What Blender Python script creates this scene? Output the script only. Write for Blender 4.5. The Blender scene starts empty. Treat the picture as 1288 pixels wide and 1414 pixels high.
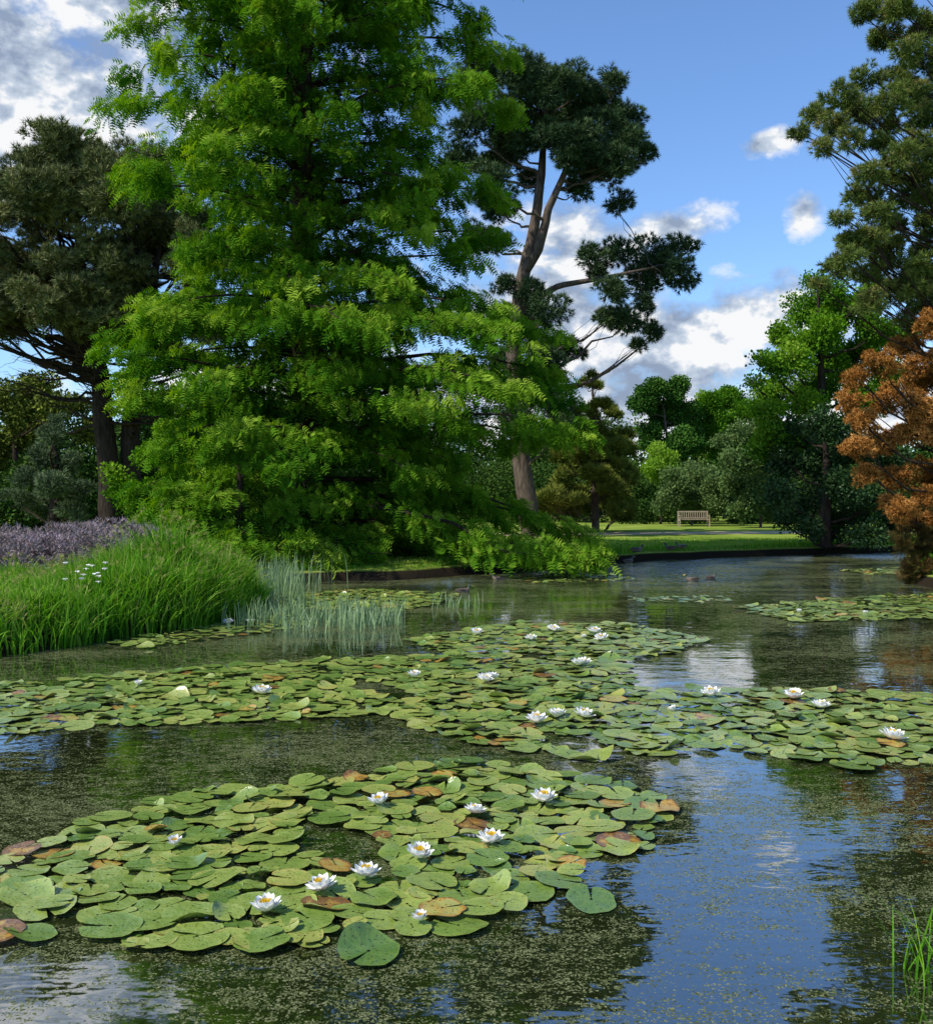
import bpy, math, time
import numpy as np
rng = np.random.default_rng(11)
T0=time.time()
F=1400.0; CX=644.0; HY=690.0; EYE=1.9
def P(px,py,d):            # survey bearing/elevation + distance in metres -> world metres
    return np.array([(px-CX)/F*d, d, EYE-(py-HY)/F*d])
def W(px,py,z=0.0):        # survey point lying on a level surface
    d=(EYE-z)*F/(py-HY); return np.array([(px-CX)/F*d,d,z])
scene=bpy.context.scene
def link(o,parent=None):
    scene.collection.objects.link(o)
    if parent: o.parent=parent
    return o
def empty(name):
    e=bpy.data.objects.new(name,None); e.empty_display_size=0.2; return link(e)
def build(name,V,groups,mats,attrs=None,parent=None,smooth=False):
    V=np.asarray(V,dtype=np.float32).reshape(-1,3)
    me=bpy.data.meshes.new(name)
    loops=[];starts=[];mi=[];off=0
    for fa,m in groups:
        fa=np.asarray(fa,dtype=np.int32)
        if len(fa)==0: continue
        k=fa.shape[1]
        loops.append(fa.ravel()); starts.append(off+np.arange(len(fa))*k); mi.append(np.full(len(fa),m)); off+=fa.size
    loops=np.concatenate(loops).astype(np.int32);starts=np.concatenate(starts).astype(np.int32);mi=np.concatenate(mi).astype(np.int32)
    me.vertices.add(len(V)); me.vertices.foreach_set('co',V.ravel())
    me.loops.add(len(loops)); me.loops.foreach_set('vertex_index',loops)
    me.polygons.add(len(starts)); me.polygons.foreach_set('loop_start',starts)
    for m in mats: me.materials.append(m)
    me.polygons.foreach_set('material_index',mi)
    me.polygons.foreach_set('use_smooth',np.full(len(starts),bool(smooth)))
    me.update(calc_edges=True)
    for an,a in (attrs or {}).items():
        a=np.asarray(a,dtype=np.float32)
        if a.ndim==1:
            at=me.attributes.new(an,'FLOAT','POINT'); at.data.foreach_set('value',a)
        else:
            at=me.attributes.new(an,'FLOAT_VECTOR','POINT'); at.data.foreach_set('vector',a.ravel())
    return link(bpy.data.objects.new(name,me),parent)
def nrm(a): return a/(np.linalg.norm(a,axis=-1,keepdims=True)+1e-9)
class Buf:
    def __init__(s): s.V=[];s.G={};s.n=0;s.T=[]
    def add(s,V,Fa,m=0,t=None):
        V=np.asarray(V).reshape(-1,3); Fa=np.asarray(Fa)
        s.V.append(V); s.G.setdefault((Fa.shape[1],m),[]).append(Fa+s.n); s.n+=len(V)
        s.T.append(np.full(len(V),0.5) if t is None else np.broadcast_to(np.asarray(t,dtype=float).ravel(),(len(V),)))
    def out(s,name,mats,parent=None,smooth=False):
        return build(name,np.concatenate(s.V),[(np.concatenate(f),m) for (k,m),f in s.G.items()],mats,{'tint':np.concatenate(s.T)},parent,smooth)
def tube(buf,pts,rad,sides=7,m=0,t=None,ref=(0.31,0.93,0.17)):
    pts=np.asarray(pts,float); rad=np.asarray(rad,float); n=len(pts)
    tg=nrm(np.gradient(pts,axis=0)); x=nrm(np.cross(tg,np.array(ref))); y=np.cross(tg,x)
    a=np.arange(sides)/sides*2*np.pi
    V=pts[:,None]+rad[:,None,None]*(np.cos(a)[None,:,None]*x[:,None]+np.sin(a)[None,:,None]*y[:,None])
    i=np.arange(n-1)[:,None]*sides; j=np.arange(sides)[None]; j2=(j+1)%sides
    Q=np.stack([i+j,i+j2,i+sides+j2,i+sides+j],-1).reshape(-1,4)
    tt=None if t is None else np.repeat(np.broadcast_to(t,(n,)),sides)
    buf.add(V,Q,m,tt)
def inst(buf,T,TF,pos,dirs,scale,m=0,tint=None,flat=None,ttip=None):
    n=len(pos); z=nrm(dirs)
    if flat is None: r=rng.normal(size=(n,3))
    else: r=np.array([0,0,1.0])+rng.normal(size=(n,3))*flat
    x=nrm(np.cross(r,z)); y=np.cross(z,x); s=np.broadcast_to(scale,(n,))[:,None,None]
    V=pos[:,None]+s*(T[None,:,0:1]*x[:,None]+T[None,:,1:2]*y[:,None]+T[None,:,2:3]*z[:,None])
    k=len(T); Fa=(TF[None]+(np.arange(n)*k)[:,None,None]).reshape(-1,TF.shape[1])
    tt=np.repeat(tint if tint is not None else rng.random(n),k).reshape(n,k)
    if ttip is not None: tt=tt+ttip[None]
    buf.add(V,Fa,m,tt.ravel())
# ---------- foliage templates ----------
def t_feather(n=9,wd=0.30,droop=0.25,bw=.035):
    V=[];Fc=[];tip=[]
    for i in range(n):
        t=0.08+0.85*i/(n-1)
        L=wd*(0.55+0.6*math.sin(math.pi*min(1,t*0.9+0.1)))
        for sgn in (-1,1):
            b=len(V)
            V+= [(0,-droop*t*t,t-bw),(0,-droop*t*t,t+bw),(sgn*L,-droop*(t+.12)**2-0.06+rng.normal()*0.05,t+0.16+rng.normal()*0.05)]
            Fc.append((b,b+1,b+2)); tip+=[0,0,0.10+0.12*t]
    return np.array(V),np.array(Fc),np.array(tip)
def t_tuft(n=15,w=0.05,lo=15,hi=80):
    V=[];Fc=[];tip=[]
    for i in range(n):
        th=math.radians(rng.uniform(lo,hi)); ph=i*2.4+rng.normal()*.3; z0=rng.uniform(0,0.35)
        d=np.array([math.sin(th)*math.cos(ph),math.sin(th)*math.sin(ph),math.cos(th)])
        s=nrm(np.cross(d,rng.normal(size=3)))*w; b0=np.array([0,0,z0]); L=rng.uniform(.7,1)
        b=len(V); V+=[b0-s,b0+s,b0+d*L]; Fc.append((b,b+1,b+2)); tip+=[-.1,-.1,.15]
    return np.array(V),np.array(Fc),np.array(tip)
def t_leaves(n=10,L=0.45,w=0.17,R=1.0):
    V=[];Fc=[];tip=[]
    for i in range(n):
        c=rng.normal(size=3)*0.45*R; d=nrm(rng.normal(size=3)+np.array([0,0,0.5])+c); s=nrm(np.cross(d,rng.normal(size=3)))
        b=len(V); q=rng.uniform(.7,1.2)
        V+=[c,c+d*L*.45*q+s*w*q,c+d*L*q,c+d*L*.45*q-s*w*q]; Fc.append((b,b+1,b+2,b+3)); e=rng.normal()*.12; tip+=[e]*4
    return np.array(V),np.array(Fc),np.array(tip)
FE=t_feather(4,.42,.3,.10); TU=t_tuft(11,.065); LE=t_leaves(); FEU=t_feather(5,0.35,0.05,.07); TUS=t_tuft(10,0.075,10,75); TUF=t_tuft(8,0.10,10,85)
# ---------- materials ----------
def newmat(name):
    m=bpy.data.materials.new(name); m.use_nodes=True; nt=m.node_tree; nt.nodes.clear()
    return m,nt,nt.nodes.new('ShaderNodeOutputMaterial')
def ramp(nt,stops,fac=None):
    r=nt.nodes.new('ShaderNodeValToRGB'); e=r.color_ramp.elements
    while len(e)<len(stops): e.new(0.5)
    for el,(p,c) in zip(e,stops): el.position=p; el.color=(c[0],c[1],c[2],1)
    if fac is not None: nt.links.new(fac,r.inputs[0])
    return r
def attr(nt,n):
    a=nt.nodes.new('ShaderNodeAttribute'); a.attribute_name=n; return a
def noise(nt,scale,detail=4,vec=None,rough=.55):
    n=nt.nodes.new('ShaderNodeTexNoise'); n.inputs['Scale'].default_value=scale; n.inputs['Detail'].default_value=detail; n.inputs['Roughness'].default_value=rough
    if vec is not None: nt.links.new(vec,n.inputs['Vector'])
    return n
def geo(nt): return nt.nodes.new('ShaderNodeNewGeometry')
def mth(nt,op,a,b=None,clamp=False):
    n=nt.nodes.new('ShaderNodeMath'); n.operation=op; n.use_clamp=clamp
    for i,v in enumerate((a,b)):
        if v is None: continue
        if isinstance(v,(int,float)): n.inputs[i].default_value=v
        else: nt.links.new(v,n.inputs[i])
    return n.outputs[0]
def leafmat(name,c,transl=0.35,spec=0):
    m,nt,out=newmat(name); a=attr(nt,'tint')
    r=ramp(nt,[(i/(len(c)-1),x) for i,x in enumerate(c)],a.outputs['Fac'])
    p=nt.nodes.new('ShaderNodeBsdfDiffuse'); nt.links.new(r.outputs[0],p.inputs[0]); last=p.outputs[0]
    if spec:
        gl=nt.nodes.new('ShaderNodeBsdfGlossy'); gl.inputs['Roughness'].default_value=.45; gl.inputs[0].default_value=(.8,.85,.8,1)
        m0=nt.nodes.new('ShaderNodeMixShader'); m0.inputs[0].default_value=spec; nt.links.new(last,m0.inputs[1]); nt.links.new(gl.outputs[0],m0.inputs[2]); last=m0.outputs[0]
    if transl:
        t=nt.nodes.new('ShaderNodeBsdfTranslucent')
        hs=nt.nodes.new('ShaderNodeHueSaturation'); hs.inputs['Saturation'].default_value=1.1; hs.inputs['Value'].default_value=1.4
        nt.links.new(r.outputs[0],hs.inputs['Color']); nt.links.new(hs.outputs[0],t.inputs[0])
        mx=nt.nodes.new('ShaderNodeMixShader'); mx.inputs[0].default_value=transl
        nt.links.new(last,mx.inputs[1]); nt.links.new(t.outputs[0],mx.inputs[2]); last=mx.outputs[0]
    nt.links.new(last,out.inputs[0])
    return m
def barkmat(name,c1,c2,scale=9):
    m,nt,out=newmat(name); g=geo(nt); mp=nt.nodes.new('ShaderNodeMapping'); mp.inputs['Scale'].default_value=(1,1,.25)
    nt.links.new(g.outputs['Position'],mp.inputs[0]); n=noise(nt,scale,4,mp.outputs[0],.7)
    r=ramp(nt,[(.3,c1),(.7,c2)],n.outputs[0]); p=nt.nodes.new('ShaderNodeBsdfDiffuse')
    nt.links.new(r.outputs[0],p.inputs[0]); b=nt.nodes.new('ShaderNodeBump'); b.inputs['Strength'].default_value=.8; b.inputs['Distance'].default_value=.04
    nt.links.new(n.outputs[0],b.inputs['Height']); nt.links.new(b.outputs[0],p.inputs['Normal']); nt.links.new(p.outputs[0],out.inputs[0]); return m
def tintmat(name,stops,rough=.5,spec=.5,sss=0):
    m,nt,out=newmat(name); a=attr(nt,'tint'); r=ramp(nt,stops,a.outputs['Fac'])
    p=nt.nodes.new('ShaderNodeBsdfPrincipled'); p.inputs['Roughness'].default_value=rough; p.inputs['Specular IOR Level'].default_value=spec
    nt.links.new(r.outputs[0],p.inputs['Base Color'])
    nt.links.new(p.outputs[0],out.inputs[0]); return m
M_red=leafmat('redwood_foliage',[(.010,.042,.005),(.036,.118,.008),(.10,.225,.012),(.28,.40,.04)],.30)
M_pine=leafmat('pine_needles',[(.014,.035,.016),(.034,.070,.024),(.065,.11,.034),(.10,.14,.045)],0,.02)
M_pineL=leafmat('grey_pine_needles',[(.045,.065,.026),(.105,.128,.042),(.175,.19,.065),(.24,.24,.085)],0,.02)
M_pineR=leafmat('near_pine_needles',[(.03,.06,.02),(.085,.13,.03),(.16,.20,.045),(.28,.22,.08)],.1)
M_blue=leafmat('blue_pine_needles',[(.05,.08,.04),(.11,.15,.07),(.18,.23,.12)],0)
M_br=leafmat('bright_leaves',[(.025,.08,.008),(.07,.18,.014),(.15,.29,.02),(.28,.39,.05)],.3)
M_mid=leafmat('tree_leaves',[(.014,.05,.010),(.036,.10,.014),(.07,.155,.022),(.12,.21,.035)],0)
M_far=leafmat('woodland_leaves',[(.010,.028,.008),(.024,.060,.011),(.048,.095,.017),(.085,.13,.028)],0)
M_hol=leafmat('dark_leaves',[(.010,.03,.008),(.024,.06,.014),(.055,.10,.025)],0,.02)
M_orshade=leafmat('shaded_bronze_foliage',[(.012,.022,.006),(.05,.04,.012),(.13,.07,.022)],0)  # darker bronze foliage: shade under the bronze tree put into the colour
M_ol=leafmat('olive_foliage',[(.045,.07,.012),(.10,.13,.022),(.17,.20,.035),(.23,.24,.05)],0)
M_sage=leafmat('willow_leaves',[(.06,.11,.035),(.11,.17,.05),(.17,.24,.08)],.2)
M_lime=leafmat('lime_leaves',[(.12,.25,.02),(.22,.36,.04),(.3,.42,.06)],.4)
M_or=leafmat('bronze_foliage',[(.04,.04,.012),(.19,.088,.02),(.43,.185,.045),(.60,.32,.10)],.12)
M_hea=leafmat('heather_foliage',[(.09,.10,.06),(.23,.18,.165),(.40,.31,.33)],0)
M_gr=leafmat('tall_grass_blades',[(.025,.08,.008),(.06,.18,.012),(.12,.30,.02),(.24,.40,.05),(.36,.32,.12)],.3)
M_reed=leafmat('reed_blades',[(.09,.15,.06),(.18,.27,.11),(.28,.38,.19)],.15,.04)
M_bark=barkmat('pine_bark',(.045,.032,.025),(.17,.13,.10)); M_barkd=barkmat('dark_bark',(.015,.012,.01),(.06,.045,.035))
# ---------- pond outline and ground ----------
POND=np.array([(-14,2.3),(-3,2.2),(3,2.4),(13,2.3),(12.6,10),(11.2,17),(9.9,21),(10.4,24),(13,30),(17.8,35),(18.5,37.2),(16,37),(11,34.6),(8,33),(5.6,31.6),(3.6,29.6),(1.7,27.6),(0,25.4),(-1.8,24.0),(-3.4,23.6),(-4.6,22.8),(-4.7,20.5),(-3.6,18),(-3.7,16.3),(-4.3,14.8),(-4.9,13.4),(-5.9,12.3),(-9,11.2),(-14,9.5)])
def inside(p,poly):
    x,y=p[:,0],p[:,1]; r=np.zeros(len(p),bool); n=len(poly); j=n-1
    for i in range(n):
        xi,yi=poly[i][:2]; xj,yj=poly[j][:2]
        c=((yi>y)!=(yj>y))&(x<(xj-xi)*(y-yi)/(yj-yi+1e-12)+xi); r^=c; j=i
    return r
def sdist(p):
    d=np.full(len(p),1e9); n=len(POND)
    for i in range(n):
        a=POND[i];b=POND[(i+1)%n]; ab=b-a; t=np.clip(((p[:,:2]-a)@ab)/(ab@ab),0,1)
        d=np.minimum(d,np.linalg.norm(p[:,:2]-(a+t[:,None]*ab),axis=1))
    d=np.where(inside(p,POND),-d,d)
    return d+0.10*np.sin(p[:,0]*2.3+p[:,1]*.7)+0.07*np.sin(p[:,1]*3.1-p[:,0]*1.3)
def sm(x,a,b):
    t=np.clip((x-a)/(b-a),0,1); return t*t*(3-2*t)
def gh(p):
    s=sdist(p); return -0.7+0.7*sm(s,-.6,-.05)+0.23*sm(s,-.05,.12)+0.07*sm(s,.1,1.2)
xs=np.concatenate([-np.geomspace(420,16.2,22),np.arange(-16,21,.2),np.geomspace(21.3,420,22)])
ys=np.concatenate([-np.geomspace(60,1.3,10),np.arange(-1,41,.2),np.geomspace(41.3,900,26)])
X,Y=np.meshgrid(xs,ys); gp=np.stack([X.ravel(),Y.ravel()],1); gz=gh(gp)
nx=len(xs); ny=len(ys); ii=(np.arange(ny-1)[:,None]*nx+np.arange(nx-1)[None]).ravel()
Mg,nt,out=newmat('lawn_and_soil'); g=geo(nt); n1=noise(nt,.35,3,g.outputs['Position']); n2=noise(nt,9,3,g.outputs['Position'],.7)
f=mth(nt,'ADD',mth(nt,'MULTIPLY',n1.outputs[0],.6),mth(nt,'MULTIPLY',n2.outputs[0],.4))
r=ramp(nt,[(.3,(.09,.14,.02)),(.5,(.20,.27,.04)),(.68,(.34,.37,.08))],f)
sx=nt.nodes.new('ShaderNodeSeparateXYZ'); nt.links.new(g.outputs['Position'],sx.inputs[0])
zr=mth(nt,'MULTIPLY',mth(nt,'SUBTRACT',sx.outputs[2],.19),25,True)
mc=nt.nodes.new('ShaderNodeMix'); mc.data_type='RGBA'; nt.links.new(zr,mc.inputs[0]); mc.inputs[6].default_value=(.022,.017,.011,1); nt.links.new(r.outputs[0],mc.inputs[7])
p=nt.nodes.new('ShaderNodeBsdfDiffuse'); nt.links.new(mc.outputs[2],p.inputs[0]); b=nt.nodes.new('ShaderNodeBump'); b.inputs['Distance'].default_value=.05; b.inputs['Strength'].default_value=.7
nt.links.new(n2.outputs[0],b.inputs['Height']); nt.links.new(b.outputs[0],p.inputs['Normal']); nt.links.new(p.outputs[0],out.inputs[0])
build('ground',np.stack([gp[:,0],gp[:,1],gz],1),[(np.stack([ii,ii+1,ii+nx+1,ii+nx],1),0)],[Mg],smooth=True)
Mp,nt,out=newmat('gravel_path'); g=geo(nt); n1=noise(nt,6,4,g.outputs['Position'],.7); r=ramp(nt,[(.3,(.34,.26,.15)),(.7,(.52,.42,.27))],n1.outputs[0])
p=nt.nodes.new('ShaderNodeBsdfDiffuse'); nt.links.new(r.outputs[0],p.inputs[0]); nt.links.new(p.outputs[0],out.inputs[0])
t=np.linspace(0,1,60); pxx=-30+90*t; pyy=47+ 3.2*np.sin((pxx-3)/16.0)
cv=np.stack([pxx,pyy],1); tn=nrm(np.gradient(cv,axis=0)); nn=np.stack([-tn[:,1],tn[:,0]],1)
a=cv+nn*1.8; bb=cv-nn*1.8; i=np.arange(59)
build('gravel_path',np.concatenate([np.c_[a,np.full(60,.306)],np.c_[bb,np.full(60,.306)]]),[(np.stack([i,i+60,i+61,i+1],1),0)],[Mp])
# ---------- water ----------
Mw,nt,out=newmat('pond_water'); g=geo(nt); pos=g.outputs['Position']
sx=nt.nodes.new('ShaderNodeSeparateXYZ'); nt.links.new(pos,sx.inputs[0])
mp=nt.nodes.new('ShaderNodeMapping'); mp.inputs['Scale'].default_value=(1,1.6,1); nt.links.new(pos,mp.inputs[0])
w1=noise(nt,5,2,mp.outputs[0]); w2=noise(nt,1.3,1,mp.outputs[0])
far=mth(nt,'MULTIPLY',mth(nt,'SUBTRACT',sx.outputs[1],18),.1,True)
hgt=mth(nt,'ADD',mth(nt,'MULTIPLY',w1.outputs[0],mth(nt,'ADD',mth(nt,'MULTIPLY',far,.022),.0014)),mth(nt,'MULTIPLY',w2.outputs[0],.004))
bp=nt.nodes.new('ShaderNodeBump'); bp.inputs['Distance'].default_value=1.0; bp.inputs['Strength'].default_value=1.0; nt.links.new(hgt,bp.inputs['Height'])
gl=nt.nodes.new('ShaderNodeBsdfGlossy'); gl.inputs['Roughness'].default_value=.02; gl.inputs[0].default_value=(.93,.96,1,1); nt.links.new(bp.outputs[0],gl.inputs['Normal'])
df=nt.nodes.new('ShaderNodeBsdfDiffuse'); df.inputs[0].default_value=(.014,.019,.005,1)
fr=nt.nodes.new('ShaderNodeFresnel'); fr.inputs[0].default_value=1.5; nt.links.new(bp.outputs[0],fr.inputs['Normal'])
mx=nt.nodes.new('ShaderNodeMixShader'); nt.links.new(mth(nt,'ADD',mth(nt,'MULTIPLY',fr.outputs[0],.8),.30,True),mx.inputs[0]); nt.links.new(df.outputs[0],mx.inputs[1]); nt.links.new(gl.outputs[0],mx.inputs[2])
dn=noise(nt,30,1,pos); dm_=nt.nodes.new('ShaderNodeVectorMath'); dm_.operation='MULTIPLY_ADD'; nt.links.new(dn.outputs['Color'],dm_.inputs[0]); dm_.inputs[1].default_value=(.03,.03,0); nt.links.new(pos,dm_.inputs[2])
vo=nt.nodes.new('ShaderNodeTexVoronoi'); vo.inputs['Scale'].default_value=110; nt.links.new(dm_.outputs[0],vo.inputs['Vector'])
mpv=nt.nodes.new('ShaderNodeMapping'); mpv.inputs['Scale'].default_value=(.8,1.5,1); nt.links.new(pos,mpv.inputs[0])
bigm=noise(nt,.6,4,mpv.outputs[0],.6); finem=noise(nt,8,4,mpv.outputs[0],.8)
dens=mth(nt,'ADD',mth(nt,'MULTIPLY',bigm.outputs[0],1.9),mth(nt,'MULTIPLY',finem.outputs[0],2.7))
dens=mth(nt,'MULTIPLY',mth(nt,'SUBTRACT',dens,2.07),1.6,True)
dens=mth(nt,'ADD',dens,.03)
sc=nt.nodes.new('ShaderNodeSeparateColor'); nt.links.new(vo.outputs['Color'],sc.inputs[0])
fl=mth(nt,'MULTIPLY',mth(nt,'LESS_THAN',vo.outputs['Distance'],.6),mth(nt,'LESS_THAN',sc.outputs[0],dens))
fcol=ramp(nt,[(0,(.045,.055,.02)),(.5,(.095,.11,.042)),(1,(.20,.21,.10))],sc.outputs[1])
fd=nt.nodes.new('ShaderNodeBsdfDiffuse'); nt.links.new(fcol.outputs[0],fd.inputs[0])
mx2=nt.nodes.new('ShaderNodeMixShader'); nt.links.new(fl,mx2.inputs[0]); nt.links.new(mx.outputs[0],mx2.inputs[1]); nt.links.new(fd.outputs[0],mx2.inputs[2]); nt.links.new(mx2.outputs[0],out.inputs[0])
build('pond_water',[(-15,1,0),(20,1,0),(20,39,0),(-15,39,0)],[([(0,1,2,3)],0)],[Mw])
# ---------- generic crown tree ----------
def ell(n,c,r,lo=.35,hi=1.0):
    u=nrm(rng.normal(size=(n,3))); return np.array(c)+u*(rng.uniform(lo,hi,(n,1)))*np.array(r),u
def limb(buf,p0,p1,r0,r1,wob=.12,n=7,sag=.1,m=0,sides=6):
    t=np.linspace(0,1,n)[:,None]; L=np.linalg.norm(p1-p0)
    pts=p0+(p1-p0)*t; pts+=np.array([0,0,-1])*sag*L*np.sin(np.pi*t)
    w=rng.normal(size=(n,3))*wob*L/n*1.6; w[0]=0; w[-1]=0; pts=pts+w
    tube(buf,pts,np.linspace(r0,r1,n),sides,m); return pts
def trunkbuf(buf,tr,sides=10):
    tr=np.array(tr,float); t=np.linspace(0,len(tr)-1,len(tr)*5); k=np.arange(len(tr))
    q=np.stack([np.interp(t,k,tr[:,c]) for c in range(4)],1)
    q[:,:2]+=np.cumsum(rng.normal(size=(len(q),2))*.15*q[:,3:4],axis=0)*.4
    tube(buf,q[:,:3],q[:,3],sides); return q
def crown(name,trunks,lobes,tmpl,mleaf,mbark,dens,scale,upb=.4,sub=7,subr=.42,limbs=True,tbias=0.,flat=None,lk=.018,rmin=.03):
    par=empty(name); wb=Buf(); qs=[trunkbuf(wb,t) for t in trunks]
    allq=np.concatenate(qs) if qs else None; lb=Buf()
    for (c,r) in lobes:
        c=np.array(c,float); r=np.broadcast_to(np.array(r,float),(3,)); R=float(r.mean())
        if limbs and allq is not None:
            dd=np.linalg.norm(allq[:,:3]-c,axis=1)+3*np.maximum(0,allq[:,2]-c[2]+.4*np.linalg.norm(allq[:,:2]-c[:2],axis=1)); k=int(np.argmin(dd))
            q=limb(wb,allq[k,:3],c,max(rmin,min(allq[k,3]*.6,lk*np.linalg.norm(allq[k,:3]-c)+.02)),.012)
            for _ in range(4):
                e,_u=ell(1,c,r*.8,.6,1); limb(wb,q[rng.integers(3,7)],e[0],.014,.005,.1,4,0,0,4)
        sc,_=ell(sub,c,r*.72,.3,1.0); N=int(dens*4*np.pi*R*R)
        ids=rng.integers(0,sub,N); u=nrm(rng.normal(size=(N,3))); rr=rng.uniform(.5,1.05,(N,1))
        ps=sc[ids]+u*rr*r*subr*np.array([1,1,.75])
        ok=ps[:,2]>.1; ps=ps[ok];u=u[ok];ids=ids[ok]; N=len(ps)
        dr=nrm(ps-c)*.7+u*.6+np.array([0,0,upb])+rng.normal(size=(N,3))*.25
        st=rng.normal(size=sub)*.13
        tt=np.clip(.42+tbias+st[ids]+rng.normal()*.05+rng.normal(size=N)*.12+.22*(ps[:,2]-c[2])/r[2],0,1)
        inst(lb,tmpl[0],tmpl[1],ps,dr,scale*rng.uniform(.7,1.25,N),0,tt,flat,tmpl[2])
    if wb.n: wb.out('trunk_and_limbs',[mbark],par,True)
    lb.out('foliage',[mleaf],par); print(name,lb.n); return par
# ---------- dawn redwood ----------
def redwood():
    par=empty('dawn_redwood_tree'); wb=Buf(); lb=Buf(); bx,by=-4.45,28.0
    H=25.5; z=np.linspace(.1,H,30); rad=.42*(1-z/H)**.8+.03+.35*np.exp(-z/.6)
    pts=np.stack([bx+.08*np.sin(z*.4),by+.06*np.cos(z*.5),z],1); tube(wb,pts,rad,12)
    zs=np.array([.3,1,2,4,7,10,13,16,20,25]); Rs=np.array([5.1,5.8,6.1,5.7,4.9,5.0,5.0,4.6,3.5,.4])
    nb=272; az=0; C=[];CR=[];CD=[];CT=[]
    for i in range(nb):
        zz=.8+(H-1.2)*(i/nb)**1.3+rng.normal()*.15; az+=2.399+rng.normal()*.3
        R=np.interp(zz,zs,Rs)*rng.choice([rng.uniform(.5,.82),rng.uniform(.86,1.07)],p=[.35,.65])
        ca=math.cos(az)
        if ca>0: R*=1+(.38 if zz<7 else .15)*ca**.6
        elif zz<6.5: R*=1-.17*(-ca)**.7
        n=10; t=np.linspace(0,1,n); low=max(0,1-zz/5)
        up=rng.uniform(.10,.35)-.2*low; dr=rng.uniform(.15,.40)+.1*low
        hz=zz+R*(up*t*1.3-dr*t**2.4); hz=np.maximum(hz,.45+rng.random()*.3)
        waz=az+np.cumsum(rng.normal(size=n)*.06)
        q=np.stack([bx+R*t*np.cos(waz),by+R*t*np.sin(waz),hz],1)
        tube(wb,q,np.linspace(.015+.009*R,.008,n),5)
        m=int(R*3.2); ts=1-rng.uniform(0,1,m)**1.35*.85
        base=np.stack([np.interp(ts,t,q[:,k]) for k in range(3)],1)
        lat=rng.normal(size=m)*(.22+.6*(1-ts)); lat=np.clip(lat,-1.2,1.2)
        tv=np.array([-math.sin(az),math.cos(az),0])
        c=base+tv*lat[:,None]; c[:,2]+=-.12*np.abs(lat)+rng.normal(size=m)*.12
        ov=np.array([math.cos(az),math.sin(az),0]); bt=rng.normal()*.09
        for k in range(m):
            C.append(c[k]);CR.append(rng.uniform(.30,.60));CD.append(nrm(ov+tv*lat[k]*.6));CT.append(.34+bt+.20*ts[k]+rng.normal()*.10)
    C=np.array(C);CR=np.array(CR);CD=np.array(CD);CT=np.array(CT); C[:,2]=np.maximum(C[:,2],.55)
    K=42; n=len(C)
    u=nrm(rng.normal(size=(n,K,3))); pos=C[:,None]+CR[:,None,None]*(u*rng.uniform(.25,1,(n,K,1))*np.array([1,1,.6]))+CD[:,None]*(CR[:,None,None]*.35)
    out_=np.einsum('nki,ni->nk',pos-C[:,None],CD)/CR[:,None]
    pos[...,2]-=.35*np.maximum(out_,0)**2*CR[:,None]
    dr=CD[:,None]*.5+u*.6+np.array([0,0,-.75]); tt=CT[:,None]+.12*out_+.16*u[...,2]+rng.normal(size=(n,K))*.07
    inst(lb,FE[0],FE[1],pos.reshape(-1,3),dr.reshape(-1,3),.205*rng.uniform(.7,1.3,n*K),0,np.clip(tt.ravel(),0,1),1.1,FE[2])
    print('redwood',n,lb.n)
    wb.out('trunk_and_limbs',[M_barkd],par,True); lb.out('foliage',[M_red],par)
redwood()
# ---------- black pine (centre) ----------
D=44.0
def L(px,py,r,d,dz=0.,fl=.75): return (P(px,py,d+dz),np.array([r,r,r*fl])*d/F)
ls=[(690,105,42),(740,112,42),(795,128,42),(662,98,28),(705,150,42),(760,165,42),(815,150,30),(842,118,24),(825,190,40),(868,205,34),(876,165,20),(893,213,18),(835,240,34),(785,215,36),(855,282,22),(700,205,36),(672,255,36),(650,180,34),(730,250,22),
(720,100,30),(770,115,30),(780,160,36),(735,185,34),(800,195,34),(845,165,30),(690,225,34),(805,235,28),(650,130,34),(640,220,34),(760,130,36),(715,175,34),(815,215,30),(850,225,30),(862,190,30),(690,290,30),(770,190,30),(800,265,22),(830,150,28),(680,330,30),
(815,352,20),(858,352,30),(898,352,34),(938,345,24),(935,378,30),(885,388,28),(842,405,26),(868,445,30),(902,458,20),(825,382,22),(880,478,14),(850,430,22),(910,375,28),(890,420,20),(730,400,26),(758,432,28),(715,440,26),(695,392,20),(780,478,24),(740,480,28),(765,520,24),(798,488,12),(835,440,18),(700,500,30),(660,330,30),(735,440,30),(755,500,30),(720,520,26),(700,430,24),(735,550,30),(770,560,30),(710,575,30),(740,600,30),(775,590,22)]
lob=[L(a,b,c*1.14,D,rng.uniform(-2.2,2.2),.85) for a,b,c in ls]
tr=[[*P(738,745,D),.5],[*P(716,600,D),.38],[*P(708,480,D),.34],[*P(720,390,D),.30],[*P(735,320,D),.24],[*P(745,240,D),.18],[*P(750,150,D),.07]]
tr2=[[*P(720,385,D),.24],[*P(742,345,D-.6),.22],[*P(755,290,D-.8),.17],[*P(790,210,D-1),.1],[*P(830,170,D-1),.04]]
tr3=[[*P(710,430,D),.16],[*P(770,395,D-.5),.13],[*P(830,385,D-.7),.09],[*P(900,370,D-.5),.04]]
crown('black_pine_tree',[tr,tr2,tr3],lob,TU,M_pine,M_bark,34,.26,.35,12,.40)
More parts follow.
